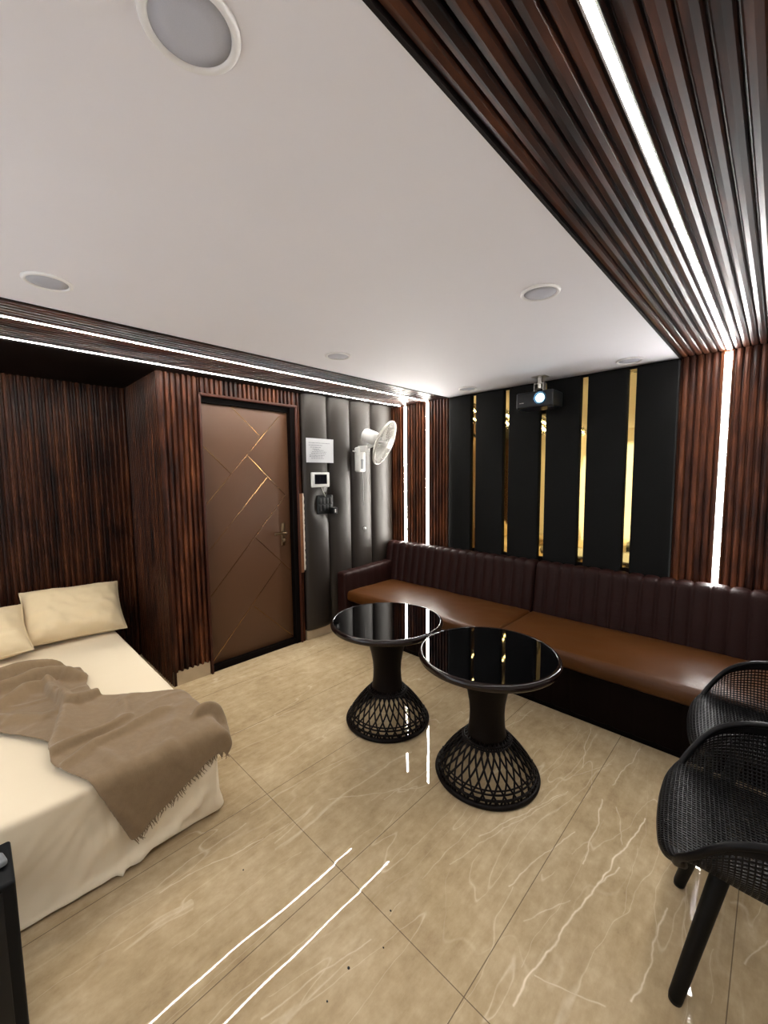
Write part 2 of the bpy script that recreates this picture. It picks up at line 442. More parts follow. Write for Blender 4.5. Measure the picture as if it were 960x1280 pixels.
slats('ceiling_slats_left', M['wood_ceil'], (XL+.10, YF, cz), (0, 1, 0), (1, 0, 0), (0, 0, -1), YB-YF, 2.85-2.215, .0357, ridge=.7)
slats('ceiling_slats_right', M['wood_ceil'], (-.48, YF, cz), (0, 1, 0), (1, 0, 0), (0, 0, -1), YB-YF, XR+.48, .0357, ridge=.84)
struct('ceiling_border', MB().box(-3.75, XL+.10, YF, YP, H-.004, H+.02).box(XL-.02, XL+.10, YP, YB, H-.004, H+.02), M['dark'])
struct('trim_1', MB().box(-2.219, -2.211, YF, YB, H-.004, H+.01).box(-.484, -.476, YF, YB, H-.004, H+.01), M['dark'])
struct('baseboard_left', MB().box(XL-.024, XL-.003, YP+.005, DY0-.01, 0, .10).box(XL-.024, XL+.006, 2.035, YB, 0, .085), M['skirt'])

# ------------------------------------------------------------------ LED strips (aluminium channel + diffuser)
LG = 'LED strips on ceiling and walls'
def led(name, label, boxes_d, boxes_c, mat):
    t = thing(name, label, 'light strip', boxes_d[0][:1]+(boxes_d[0][2], boxes_d[0][4]), 0, LG)
    L = t.location
    def loc(b): return (b[0]-L.x, b[1]-L.x, b[2]-L.y, b[3]-L.y, b[4]-L.z, b[5]-L.z)
    d = MB(); c = MB()
    for b in boxes_d: d.box(*loc(b), .004, 2)
    for b in boxes_c: c.box(*loc(b))
    d.build('diffuser', mat, t); c.build('channel', M['alu'], t)
def led_ceiling(x, label, mat, w):
    led('led_strip', label, [(x-w, x+w, YF+.01, YB-.02, H-.006, H+.008)], [(x-w-.004, x-w, YF+.01, YB-.02, H-.004, H+.010), (x+w, x+w+.004, YF+.01, YB-.02, H-.004, H+.010)], mat)
def led_wall(x, label, mat, w):
    led('led_strip', label, [(x-w, x+w, YB-.006, YB+.008, .10, H-.012)], [(x-w-.004, x-w, YB-.004, YB+.01, .10, H-.012), (x+w, x+w+.004, YB-.004, YB+.01, .10, H-.012)], mat)
led_ceiling(-2.445, 'glowing ceiling LED strip on the bed side, the one nearer the white ceiling', M['led'], .0065)
led_ceiling(-2.80, 'glowing ceiling LED strip on the bed side, the one nearer the door', M['led'], .0065)
led_ceiling(-.245, 'long glowing LED strip along the slatted wood ceiling above the chairs', M['led_white'], .0072)
led_wall(-2.745, 'vertical glowing LED strip on the back wall nearest the wall fan', M['led'], .014)
led_wall(-2.462, 'vertical glowing LED strip between the fan-side strip and the black wall panels', M['led'], .014)
led_wall(-.25, 'vertical glowing LED strip on the wood slats at the far right of the sofa', M['led_white'], .0145)

# ------------------------------------------------------------------ back wall: padded panels and gold mirror strips
gold_x = (-1.94, -1.632, -1.328, -1.032, -.733)
edges = [-2.20]+list(gold_x)+[-.475]
lab = ['next to the slatted wood with two light strips', 'between the first and second gold strips', 'behind the projector, third from the fan', 'just past the projector lens side, between the third and fourth gold strips', 'between the two gold strips farthest from the fan', 'next to the slatted wood above the chairs']
for i in range(6):
    x0 = edges[i]+(.023 if i else .002); x1 = edges[i+1]-(.023 if i < 5 else .002)
    def fn(p, n, x0=x0, x1=x1):
        u = (p.x-(x0+x1)/2)/((x1-x0)/2)
        if p.y < 0: p = p+V(0, -.012*(1-u*u), 0)
        return p
    mb = MB()
    cx = (x0+x1)/2
    def fn(p, n, hw=(x1-x0)/2):
        u = p.x/hw
        return p+V(0, -.010*(1-u*u), 0) if n.y < -.2 else p
    mb.rslab(x0-cx, x1-cx, -.028, .018, 0, H-.012-.02, .010, .03, fn)
    o = mb.build('padded_wall_panel', M['black_pad'], loc=(cx, YB, .02))
    tag(o, 'tall black padded wall panel '+lab[i], 'wall panel', 'black padded panels on the back wall')
gl = ['first gold mirror strip from the fan side, dark below its top', 'second gold mirror strip from the fan side, with a bright glint', 'gold mirror strip directly below the projector', 'gold mirror strip just past the projector, fourth from the fan', 'gold mirror strip farthest from the fan, nearest the chairs']
for i, x in enumerate(gold_x):
    mb = MB(); rows = []
    for k in range(101):
        z = (H-.02-.80)*k/100
        w = .0007*sin(z*6+i*2)+.00015*sin(z*19+i)
        rows.append([V(-.022, w-.0020, z), V(-.020, w-.0026, z), V(0, w-.0027, z), V(.020, w-.0026, z), V(.022, w-.0020, z)])
    back = [[p+V(0, .006, 0) for p in r] for r in rows]
    mb.grid(rows, smooth=False)
    mb.box(-.022, .022, .003, .010, 0, H-.82)
    o = mb.build('gold_mirror_strip', M['gold'], loc=(x, YB, .80), recalc=True)
    tag(o, gl[i]+', between black panels', 'mirror strip', 'gold mirror strips on the back wall')

# ------------------------------------------------------------------ padded channels on the left wall
ys = [2.035, 2.297, 2.568, 2.839, 3.145]
lab = ['beside the door, holding the paper notice', 'second from the door, under the notice edge', 'third from the door, behind the fan bracket', 'in the corner, behind the fan guard']
for i in range(4):
    y0, y1 = ys[i], ys[i+1]; cy = (y0+y1)/2; hw = (y1-y0)/2
    rows = []
    nz, ny = 90, 22
    for k in range(nz+1):
        z = (H-.09)*k/nz
        row = []
        for j in range(ny+1):
            u = -1+2*j/ny; u = math.copysign(abs(u)**.8, u)
            y = hw*u
            d = .056*sqrt(max(0, 1-abs(u)**2.3))
            d += .0025*noise.noise(V(y*5, z*2.2, i*7.3))
            # dents pressed in round the switch plate
            q = ((y+cy-2.24)/.13)**2+((z+.085-1.20)/.12)**2
            d -= .034*exp(-q*q*.8)*(1 if abs(u) < .999 else 0)
            d *= sstep(0, .03, z)*.5+.5
            row.append(V(max(d, .001), y, z))
        rows.append(row)
    mb = MB(); mb.grid(rows)
    mb.box(-.012, .0015, -hw, hw, 0, H-.09)
    o = mb.build('padded_wall_channel', M['grey_pad'], loc=(XL, cy, .085), recalc=False)
    tag(o, 'dark grey padded leather wall channel '+lab[i], 'wall panel', 'grey padded channels on the door wall')

# ------------------------------------------------------------------ door
door = bpy.data.objects.new('door_1', None); COL.objects.link(door); door.location = (XL, DY0, 0); door['kind'] = 'structure'
door['label'] = 'brown door with brass diagonal inlay lines in a dark frame'
DW = DY1-DY0
fr = MB()
fr.box(-.14, -.02, .002, .013, 0, DZ-.010).box(-.14, -.004, DW-.055, DW-.008, 0, DZ-.010).box(-.14, -.03, .013, DW-.055, DZ-.055, DZ-.010).box(-.14, -.012, .013, DW-.055, .001, .045)
fr.build('door_frame', M['frame_dark'], door)
tr = MB()
tr.box(-.02, .012, -.004, .012, 0, DZ, .003).box(-.02, .012, DW-.012, DW+.004, 0, DZ, .003).box(-.02, .012, -.004, DW+.004, DZ-.016, DZ+.004, .003)
tr.build('architrave', M['frame_red'], door)
LX = -.05
leaf = MB().box(LX-.04, LX, .015, DW-.057, .047, DZ-.058, .003)
leaf.build('door_leaf', M['door'], door)
inl = [((1.442, 1.985), (1.678, 1.776)), ((1.853, 1.955), (1.225, 1.262)), ((1.22, 1.68), (1.419, 1.481)), ((1.56, 1.625), (1.892, 1.295)),
       ((1.72, 1.448), (1.222, .907)), ((1.885, 1.296), (1.223, .569)), ((1.599, .973), (1.921, .645)), ((1.825, .729), (1.221, .073)), ((1.566, .414), (1.921, .06))]
for a, b in inl:
    (ya, za), (yb, zb) = a, b
    ya -= DY0; yb -= DY0
    d = V(0, yb-ya, zb-za).normalized(); n = d.cross(V(1, 0, 0))
    mb = MB(); w = .0030
    pa, pb = V(LX, ya, za), V(LX, yb, zb)
    vs = []
    for p in (pa, pb):
        for s, e in ((-w, -.002), (-w*.6, .0022), (w*.6, .0022), (w, -.002)): vs.append(p+n*s+V(e, 0, 0))
    mb.add(vs, [(0, 1, 5, 4), (1, 2, 6, 5), (2, 3, 7, 6), (3, 0, 4, 7), (0, 3, 2, 1), (4, 5, 6, 7)])
    mb.build('brass_inlay', M['brass'], door)
hm = MB().box(LX, LX+.008, DW-.148, DW-.112, .875, 1.065, .004)
hd = hm.build('handle_plate', M['bronze'], door)
lev = MB().tube([(LX+.006, DW-.130, .985), (LX+.045, DW-.130, .985), (LX+.054, DW-.142, .985), (LX+.054, DW-.235, .983)], [.013, .013, .012, .010], 12)
lev.box(LX+.008, LX+.018, DW-.142, DW-.118, .90, .93, .003)
lev.build('door_handle', M['bronze'], hd)

# broken trim beside the door
t = thing('broken_door_trim', 'splintered bare wood patch where the trim beside the door broke off', 'broken trim', (XL, 2.0, .62))
mb = MB().box(-.012, .006, -.014, .024, 0, .69, .002)
mb.build('bare_wood', M['bareply'], t)
vs = []; fs = []
n = 46
for k in range(n+1):
    z = .02+.67*k/n
    wv = .012+.007*noise.noise(V(z*30, 2, 0))+.006*noise.noise(V(z*90, 5, 0))
    vs += [V(.006, .024, z), V(.0075, .024+wv, z), V(-.004, .024+wv, z), V(-.004, .024, z)]
for k in range(n):
    a = 4*k; b = a+4
    for q in range(4): fs.append((a+q, a+(q+1) % 4, b+(q+1) % 4, b+q))
fs += [(3, 2, 1, 0), (4*n, 4*n+1, 4*n+2, 4*n+3)]
MB().add(vs, fs).build('torn_edge', M['plaster'], t)

# ------------------------------------------------------------------ things on the padded wall
PX = XL+.057
t = thing('paper_notice', 'white printed paper notice pinned to the padded wall beside the door', 'notice', (PX-.006, 2.188, 1.575))
rows = []
for k in range(11):
    rows.append([V(.002+.004*sin(j/10*pi)+.003*(k/10)**2, -.147+.294*j/10, .207*k/10) for j in range(11)])
mb = MB(); mb.grid(rows); mb.grid([[p-V(.0012, 0, 0) for p in r] for r in rows])
mb.build('sheet', M['paper'], t, recalc=False)
ml = MB()
for z, y0, y1 in ((.168, -.125, .10), (.148, -.125, .02), (.130, -.11, .0), (.115, -.085, -.01), (.105, -.07, .03), (.092, -.09, .06), (.078, -.10, .055), (.062, -.12, .04), (.05, -.12, .02), (.036, -.10, .03)):
    y = y0
    while y < y1:
        w = random.uniform(.008, .028)
        w = min(w, y1-y)
        if w > .004: ml.box(.0095, .0105, y, y+w, z-.0018, z+.0018)
        y += w+.006
ml.build('printed_lines', M['ink'], t)

t = thing('wall_tablet', 'small white-framed control tablet with a black screen below the paper notice', 'tablet', (PX-.010, 2.180, 1.36))
mb = MB(); mb.rslab(0, .018, -.098, .098, 0, .13, .008, .03); mb.build('case', M['white_plastic'], t)
MB().box(.0178, .0192, -.066, .066, .028, .112).build('screen', M['screen'], t)
MB().tube([(.008, .012, .0), (.006, .02, -.02), (.002, .035, -.045), (.004, .05, -.07), (.006, .055, -.085)], .0032, 8).build('cable', M['cream_plastic'], t)

t = thing('switch_plate', 'black switch board with rocker switches pressed into the padded wall', 'switch plate', (XL+.030, 2.238, 1.12))
mb = MB(); mb.rslab(0, .016, -.088, .088, 0, .168, .006, .03); mb.build('plate', M['black_plastic'], t)
for r in range(2):
    for c in range(4):
        y = -.074+c*.038; z = .092-r*.062
        MB().box(.015, .020, y, y+.032, z, z+.052, .003).build('rocker', M['black_plastic'], t)
t2 = thing('charger_plug', 'small black charger plugged into the lower corner of the switch board', 'charger', (XL+.048, 2.315, 1.118))
mb = MB(); mb.rslab(0, .042, -.024, .024, 0, .058, .006, .02); mb.build('body', M['black_plastic'], t2)
MB().box(.0415, .0435, -.006, .006, .012, .042).build('socket_label', M['white_plastic'], t2)

o = MB().lathe([(.0, .022), (.008, .02), (.013, .012), (.014, .0)], 20, mat=Matrix.Rotation(radians(90), 4, 'Y')).build('wall_button', M['white_plastic'], loc=(XL+.054, 2.70, .945))
tag(o, 'tiny white round knob on the padded wall below the fan', 'knob')

# ------------------------------------------------------------------ wall fan
fan = thing('wall_fan', 'white wall fan tilted downward, bracketed to the padded wall above the armrest', 'fan', (XL+.048, 2.632, 1.492))
FB = fan.location
# bracket
mb = MB(); mb.rslab(0, .07, -.045, .045, 0, .235, .018, .03)
mb.rslab(.02, .15, -.028, .028, .185, .245, .014, .03)
br = mb.build('wall_bracket', M['white_plastic'], fan)
MB().box(.066, .073, -.018, .018, .03, .12, .003).build('speed_switch', M['grey_plastic'], br)
MB().tube([(.03, -.045, .19), (.03, -.085, .195)], .006, 8).build('fixing_bolt', M['alu'], br)
MB().tube([(.05, .02, .0), (.052, .022, -.15), (.052, .021, -.31)], .0015, 6).build('pull_cord', M['white_plastic'], br)
axis = V(.82, .40, -.40).normalized()
cage = V(-2.603, 2.700, 1.752)-FB
rot = axis.to_track_quat('Z', 'Y').to_matrix().to_4x4()
def place(mb):
    mb.v = [tuple(rot @ Vector(p) + cage) for p in mb.v]; return mb
MB_ = MB
mot = place(MB().lathe([(0, -.235), (.03, -.233), (.052, -.222), (.062, -.20), (.063, -.11), (.058, -.085), (.045, -.075), (0, -.074)], 32)).build('motor_housing', M['white_plastic'], fan)
pv = rot @ V(0, 0, -.12) + cage
MB().tube([V(.12, 0, .225), V(.15, .01, .235), pv+V(0, 0, -.06), pv], [.018, .02, .022, .02], 12).build('neck', M['white_plastic'], fan)
def guard(name, zc, zr, nrad, R=.205):
    mb = MB()
    def prof(r): return zc+(zr-zc)*(r/R)**2.2
    for k in range(nrad):
        a = 2*pi*k/nrad
        mb.tube([(r*cos(a+r*1.2), r*sin(a+r*1.2), prof(r)) for r in (.035, .08, .12, .16, .19, R)], .0026, 5)
    for r in (.08, .14):
        mb.tube([(r*cos(q*2*pi/36), r*sin(q*2*pi/36), prof(r)) for q in range(36)], .0022, 5, closed=True)
    mb.tube([(R*cos(q*2*pi/48), R*sin(q*2*pi/48), zr) for q in range(48)], .0055, 8, closed=True)
    mb.lathe([(0, zc+.003*(1 if zc > 0 else -1)), (.036, zc), (.036, zc-.004*(1 if zc > 0 else -1)), (0, zc-.004*(1 if zc > 0 else -1))], 24)
    return place(mb).build(name, M['cream_plastic'], fan)
guard('front_guard', .055, .004, 54)
guard('rear_guard', -.070, -.006, 48)
for k in range(3):
    rows = []
    for i in range(9):
        r = .03+.15*i/8; row = []
        for j in range(9):
            w = (j/8-.5)*(.5+.85*sin(min(1, i/6)*pi/2))
            a = 2*pi*k/3+w+.25*i/8
            row.append(V(r*cos(a), r*sin(a), .022*(j/8-.5)*2+.002))
        rows.append(row)
    mb = MB(); mb.grid(rows); mb.grid([[p+V(0, 0, -.002) for p in r] for r in rows])
    place(mb).build('blade', M['cream_plastic'], fan, recalc=False)
place(MB().lathe([(0, .03), (.02, .028), (.032, .018), (.034, -.02), (.03, -.074), (0, -.074)], 24)).build('hub', M['white_plastic'], fan)

# ------------------------------------------------------------------ ceiling fixtures
FX = [(-.705, .30, 'round grey-faced ceiling fixture with white rim, the big one nearest the camera'),
      (-1.925, .26, 'round grey-faced ceiling fixture over the bed side next to the double light strips'),
      (-.71, 1.62, 'round grey-faced ceiling fixture in front of the projector, beside the slatted wood strip'),
      (-1.905, 1.585, 'round grey-faced ceiling fixture between the bed side and the wall fan'),
      (-.717, 2.965, 'round ceiling fixture by the back wall, between the projector and the slatted ceiling'),
      (-1.875, 2.93, 'round ceiling fixture by the back wall, between the fan and the projector')]
fx0 = None
for x, y, l in FX:
    if fx0 is None:
        fx0 = thing('ceiling_fixture', l, 'ceiling fixture', (x, y, H), 0, 'round fixtures in the white ceiling')
        MB().lathe([(.075, .002), (.0745, -.004), (.070, -.008), (.064, -.008), (.0605, -.004), (.060, .002)], 64, closed=True).build('rim', M['ringwhite'], fx0)
        MB().lathe([(.0605, .002), (.0605, -.0035), (.03, -.0045), (0, -.005)], 64).build('face', M['grille'], fx0)
    else: dup(fx0, (x, y, H), label=l)

# ------------------------------------------------------------------ projector
pj = thing('projector', 'small black projector with a glowing lens hanging from the ceiling by the gold strips', 'projector', (-1.288, 2.97, H))
def fnp(p, n): return p
mb = MB(); mb.rslab(-.135, .135, -.10, .09, -.232, -.118, .014, .03)
mb.box(-.125, -.095, -.085, -.055, -.240, -.230, .003).box(.095, .125, -.085, -.055, -.240, -.230, .003)
body = mb.build('body', M['proj'], pj)
RX = Matrix.Rotation(radians(90), 4, 'X')
MB().lathe([(.047, -.004), (.048, .010), (.042, .016), (.037, .012), (.034, -.004)], 40, c=(.045, -.10, -.170), mat=RX, closed=True).build('lens_ring', M['lens_rim'], body)
MB().lathe([(.0, .004), (.018, .0025), (.030, -.002), (.0305, -.006), (0, -.006)], 40, c=(.045, -.103, -.170), mat=RX).build('lens', M['lens'], body)
mk = MB()
for k, w in enumerate((.005, .003, .006, .003)): mk.box(-.105+k*.009, -.105+k*.009+w, -.1012, -.0995, -.195, -.190)
mk.build('badge', M['alu'], body)
sl = MB()
for k in range(8): sl.box(-.1355, -.1345, -.06+k*.015, -.052+k*.015, -.215, -.135)
sl.build('vent', M['black_plastic'], body)
mb = MB().box(-.05, .05, -.04, .04, -.005, 0, .002).box(-.014, .014, -.014, .014, -.085, -.004, .002)
mb.box(-.036, -.031, -.025, .025, -.118, -.045, .001).box(.031, .036, -.025, .025, -.118, -.045, .001).box(-.036, .036, -.025, .025, -.056, -.050, .001)
mb.box(-.06, .06, -.035, .035, -.120, -.115, .001)
mb.tube([(-.042, 0, -.085), (.042, 0, -.085)], .005, 8)
mb.build('ceiling_mount', M['alu'], pj)

# ------------------------------------------------------------------ sofa
SX0, SX1, SM = -2.90, .36, -1.315
sofa = thing('sofa', 'long brown leather wall sofa with channelled maroon back and tan seat cushions', 'sofa', (SX0, 3.10, 0))
ox, oy = SX0, 3.10
def channel_block(name, prof, x0, x1, pitch, depth, mat, cren=None, end=.012, ax='x'):
    """extrude a closed (y,z) outline along x with sewn vertical channels on it"""
    n = max(1, round((x1-x0)/pitch)); p = (x1-x0)/n; per = 10
    cy = sum(q[0] for q in prof)/len(prof); cz_ = sum(q[1] for q in prof)/len(prof)
    # outline normals
    m = len(prof); nr = []
    for i in range(m):
        a = prof[i-1]; b = prof[(i+1) % m]
        ty, tz = b[0]-a[0], b[1]-a[1]; L = sqrt(ty*ty+tz*tz) or 1
        ny, nz = tz/L, -ty/L
        if ny*(prof[i][0]-cy)+nz*(prof[i][1]-cz_) < 0: ny, nz = -ny, -nz
        nr.append((ny, nz))
    rows = []
    for i in range(n*per+1):
        x = x0+p*i/per; u = (i % per)/per
        g = depth*(1-abs(sin(pi*u))**.45)
        e = 0
        if i == 0 or i == n*per: e = end
        elif i == 1 or i == n*per-1: e = end*.35
        rows.append([V(x, q[0]-nn[0]*(g+e+.0015*noise.noise(V(x*9, q[1]*14, q[0]*9))), q[1]-nn[1]*(g+e)) for q, nn in zip(prof, nr)])
    mb = MB(); mb.grid(rows, closed_v=True)
    mb.add(rows[0], [tuple(range(m))]); mb.add(rows[-1], [tuple(range(m))])
    return mb.build(name, mat, sofa)
# backrest outline (y, z) relative to sofa root
def outline(pts, k=6):
    out = []
    for i in range(len(pts)):
        (y0, z0, r0) = pts[i]; (y1, z1, r1) = pts[(i+1) % len(pts)]
        out.append((y0, z0, r0))
    res = []
    m = len(pts)
    for i in range(m):
        p = V(pts[i][0], pts[i][1], 0); a = V(pts[i-1][0], pts[i-1][1], 0); b = V(pts[(i+1) % m][0], pts[(i+1) % m][1], 0)
        r = pts[i][2]
        pa = p+(a-p).normalized()*r; pb = p+(b-p).normalized()*r
        for s in range(k+1):
            t_ = s/k
            q = pa.lerp(p, t_).lerp(p.lerp(pb, t_), t_)
            res.append((q.x, q.y))
        # fill points on long edges
        nxt = V(pts[(i+1) % m][0], pts[(i+1) % m][1], 0); rn = pts[(i+1) % m][2]
        e0 = pb; e1 = nxt+(p-nxt).normalized()*rn
        L = (e1-e0).length; c = int(L/.04)
        for s in range(1, c): q = e0.lerp(e1, s/c); res.append((q.x, q.y))
    return res
bp = outline([(-.165, .30, .02), (-.085, .79, .050), (.032, .785, .035), (.032, .10, .02), (-.10, .10, .02)])
w = SM-SX0
channel_block('back_cushion', bp, .005, w-.003, .088, .014, M['sofa_back'])
channel_block('back_cushion', bp, w+.003, SX1-SX0, .088, .014, M['sofa_back'])
# base with channelled front
bs = outline([(-.675, .035, .01), (-.690, .317, .02), (-.11, .317, .02), (-.11, .035, .01)])
channel_block('base', bs, .12, SX1-SX0, .11, .008, M['sofa_base'])
MB().box(.14, SX1-SX0-.02, -.655, -.12, 0, .04).build('plinth', M['frame_dark'], sofa)
def cushion(x0, x1, seed):
    def fn(p, n):
        u = (p.x-(x0+x1)/2)/((x1-x0)/2); v = (p.y+.44)/.32
        if n.z > .3: p = p+V(0, 0, .016*(1-u**4)*(1-min(1, abs(v))**2.5)*n.z+.005*noise.noise(V(p.x*4, p.y*5, seed))+.002*noise.noise(V(p.x*14, p.y*16, seed)))
        if n.y < -.3: p = p+V(0, -.010*sin(max(0, min(1, (p.z-.318)/.094))*pi)+.004*noise.noise(V(p.x*6, p.z*8, seed)), 0)
        return p
    mb = MB(); mb.rslab(x0, x1, -.735, -.13, .318, .412, .022, .03, fn)
    return mb.build('seat_cushion', M['sofa_seat'], sofa)
cushion(.120, w-.003, 1.3); cushion(w+.003, SX1-SX0, 7.7)
# armrest: channelled block running front to back
def arm_block(x0, x1):
    def fn(p, n):
        if n.z > .3: p = p+V(0, 0, .03*((p.y+.755)/.755)*n.z)
        ch = abs(sin(pi*(p.y+.755)/.094))**.45
        if abs(n.y) < .5 and p.z > .06: p = p-n*(.008*(1-ch))
        return p+V(.002*noise.noise(p*9), 0, .004*noise.noise(p*7)*max(0, n.z))
    mb = MB(); mb.rslab(x0, x1, -.755, -.02, .02, .575, .028, .012, fn)
    return mb.build('armrest', M['sofa_back'], sofa)
arm_block(-.005, .118)

# ------------------------------------------------------------------ tables
tab = thing('round_table', 'round black glass table nearer the door, in front of the sofa armrest end', 'table', (-1.62, 1.68, 0), 0, 'black glass side tables')
RT = .330; HT = .610
gl_ = MB(); gl_.lathe([(RT-.019, HT-.010), (RT-.018, HT-.008), (RT-.018, HT-.001), (RT-.0195, HT+.0005)], 96)
gl_.sm = [f_ if len(p_) == 4 else False for f_, p_ in zip(gl_.sm, gl_.f)]
gl_.sm = [False]*len(gl_.sm)
gl_.build('glass_top', M['glass'], tab)
rp = []
for k in range(13):
    a = -pi/2+pi*k/12
    rp.append((RT-.014+.014*cos(a), HT-.016+.018*sin(a)))
MB().lathe([(0, HT-.034), (.12, HT-.036)]+rp+[(RT-.019, HT+.0015), (RT-.019, HT-.011), (0, HT-.011)], 96).build('rim', M['rim'], tab)
cp = [(.165, .580), (.150, .560), (.128, .525), (.110, .47), (.095, .415), (.0855, .36), (.082, .31), (.084, .26), (.089, .22), (.096, .192), (.094, .184), (.07, .184)]
mb = MB(); mb.lathe(cp, 64)
# coiled strand texture of the column
mb.build('column', M['table'], tab)
def dome(z):      # radius of the woven base at height z
    t_ = min(1, max(0, (z-.022)/(.205-.022)))
    return .090+(.234-.090)*(1-t_**1.25)**.9
mb = MB(); N = 30
zs = [.205-.183*(k/16) for k in range(17)]
for sgn in (1, -1):
    for k in range(N):
        a0 = 2*pi*k/N
        mb.tube([(dome(z)*cos(a0+sgn*.50*(i/16)), dome(z)*sin(a0+sgn*.50*(i/16)), z) for i, z in enumerate(zs)], .0047, 6)
for z, r in ((.055, .0045), (.068, .004), (.192, .006), (.184, .005)):
    mb.tube([(dome(z)*cos(2*pi*q/64), dome(z)*sin(2*pi*q/64), z) for q in range(64)], r, 6, closed=True)
mb.build('lattice', M['table'], tab)
mb = MB()
mb.tube([(.237*cos(2*pi*q/72), .237*sin(2*pi*q/72), .0125) for q in range(72)], .0125, 10, closed=True)
mb.tube([(.229*cos(2*pi*q/72), .229*sin(2*pi*q/72), .036) for q in range(72)], .006, 8, closed=True)
for q in range(36):
    a = 2*pi*q/36
    mb.tube([(.234*cos(a), .234*sin(a), .015), (.231*cos(a), .231*sin(a), .04)], .0065, 6)
mb.build('base_ring', M['table'], tab)
dup(tab, (-.958, 1.688, 0), radians(20), 'round black glass table nearer the camera, in front of the seat cushion seam')

# ------------------------------------------------------------------ chairs
ch = thing('armchair', 'black perforated plastic tub chair in front, nearer the camera, with its leg on open floor', 'chair', (.06, 1.49, 0), radians(187), 'black perforated chairs')
CP = [(.268, .368), (.283, .395), (.262, .428), (.19, .437), (.07, .428), (-.06, .420), (-.16, .432), (-.225, .49), (-.255, .58), (-.275, .69), (-.30, .80)]
NU, NV = 80, 76
# arc-length table
S = [catmull(CP, i/400) for i in range(401)]
acc = [0]
for a, b in zip(S, S[1:]): acc.append(acc[-1]+sqrt((a[0]-b[0])**2+(a[1]-b[1])**2))
def cpos(u):
    L = u*acc[-1]
    lo, hi = 0, 400
    while hi-lo > 1:
        m_ = (lo+hi)//2
        if acc[m_] <= L: lo = m_
        else: hi = m_
    f = (L-acc[lo])/max(1e-9, acc[hi]-acc[lo])
    return lerp(S[lo][0], S[hi][0], f), lerp(S[lo][1], S[hi][1], f)
def shell(u, v):
    x, z = cpos(u)
    W = hermite([(0, .150), (.05, .205), (.12, .250), (.24, .280), (.4, .288), (.7, .275), (1, .215)], u)
    A = hermite([(0, .0), (.06, .010), (.14, .060), (.24, .150), (.34, .195), (.45, .208), (.62, .20), (.8, .10), (1, .05)], u)
    bmix = sstep(.45, .72, u)
    a = abs(v)
    if a < .5: g = a*1.52; h = 0
    else:
        q = (a-.5)/.5
        g = .76+.24*sin(min(1, q*1.15)*pi/2); h = q**1.45
    s = 1 if v > 0 else -1
    crown = -.010*(1-min(1, a/.7)**2)*(1-bmix)*sstep(.08, .25, u)
    front = -.055*a**2.4*(1-sstep(0, .22, u))
    return V(x+front+A*h*(bmix*.95), s*W*g, z+crown+A*h*(1-bmix*.75))
grid = [[shell(i/NU, -1+2*j/NV) for j in range(NV+1)] for i in range(NU+1)]
vs = [p for r in grid for p in r]; fs = []
def gi(i, j): return i*(NV+1)+j
for i in range(NU):
    for j in range(NV):
        q = [gi(i, j), gi(i, j+1), gi(i+1, j+1), gi(i+1, j)]
        a = abs(-1+2*(j+.5)/NV)
        edge = i < 4 or i >= NU-3 or j < 2 or j >= NV-2
        if edge: fs.append(tuple(q)); continue
        c = sum((vs[k] for k in q), Vector())/4
        k_ = .60 if a > .56 else .56
        o_ = len(vs)
        du = (vs[q[3]]+vs[q[2]]-vs[q[0]]-vs[q[1]])*.25; dv = (vs[q[1]]+vs[q[2]]-vs[q[0]]-vs[q[3]])*.25
        ku, kv = (.68, .62) if a > .58 else (.76, .54)
        for su, sv in ((-1, -1), (-1, 1), (1, 1), (1, -1)): vs.append(c+du*su*ku+dv*sv*kv)
        for k in range(4):
            fs.append((q[k], q[(k+1) % 4], o_+(k+1) % 4, o_+k))
mb = MB(); mb.add(vs, fs, True)
sh = mb.build('shell', M['chair'], ch, recalc=False)
md = sh.modifiers.new('thick', 'SOLIDIFY'); md.thickness = .004; md.offset = 0
bd = [grid[0][j] for j in range(NV+1)]+[grid[i][NV] for i in range(1, NU+1)]+[grid[NU][j] for j in range(NV-1, -1, -1)]+[grid[i][0] for i in range(NU-1, 0, -1)]
MB().tube(bd, .0098, 10, closed=True).build('rim', M['chair'], ch)
for sx in (1, -1):
    for sy in (1, -1):
        MB().tube([(.125*sx, .135*sy, .405), (.135*sx, .142*sy, .38), (.215*sx, .198*sy, .012), (.2165*sx, .199*sy, 0)], [.022, .022, .0175, .016], 16).build('leg', M['chair_leg'], ch)
mb = MB().tube([(.13, -.14, .388), (.13, .14, .388)], .014, 10).tube([(-.13, -.14, .388), (-.13, .14, .388)], .014, 10)
mb.tube([(.13, -.14, .388), (-.13, .14, .388)], .012, 10).tube([(.13, .14, .388), (-.13, -.14, .388)], .012, 10)
mb.lathe([(0, .40), (.06, .402), (.06, .380), (0, .378)], 24)
mb.build('under_frame', M['chair_leg'], ch)
dup(ch, (.055, 2.092, 0), radians(187), 'black perforated plastic tub chair behind, beside the sofa seat')

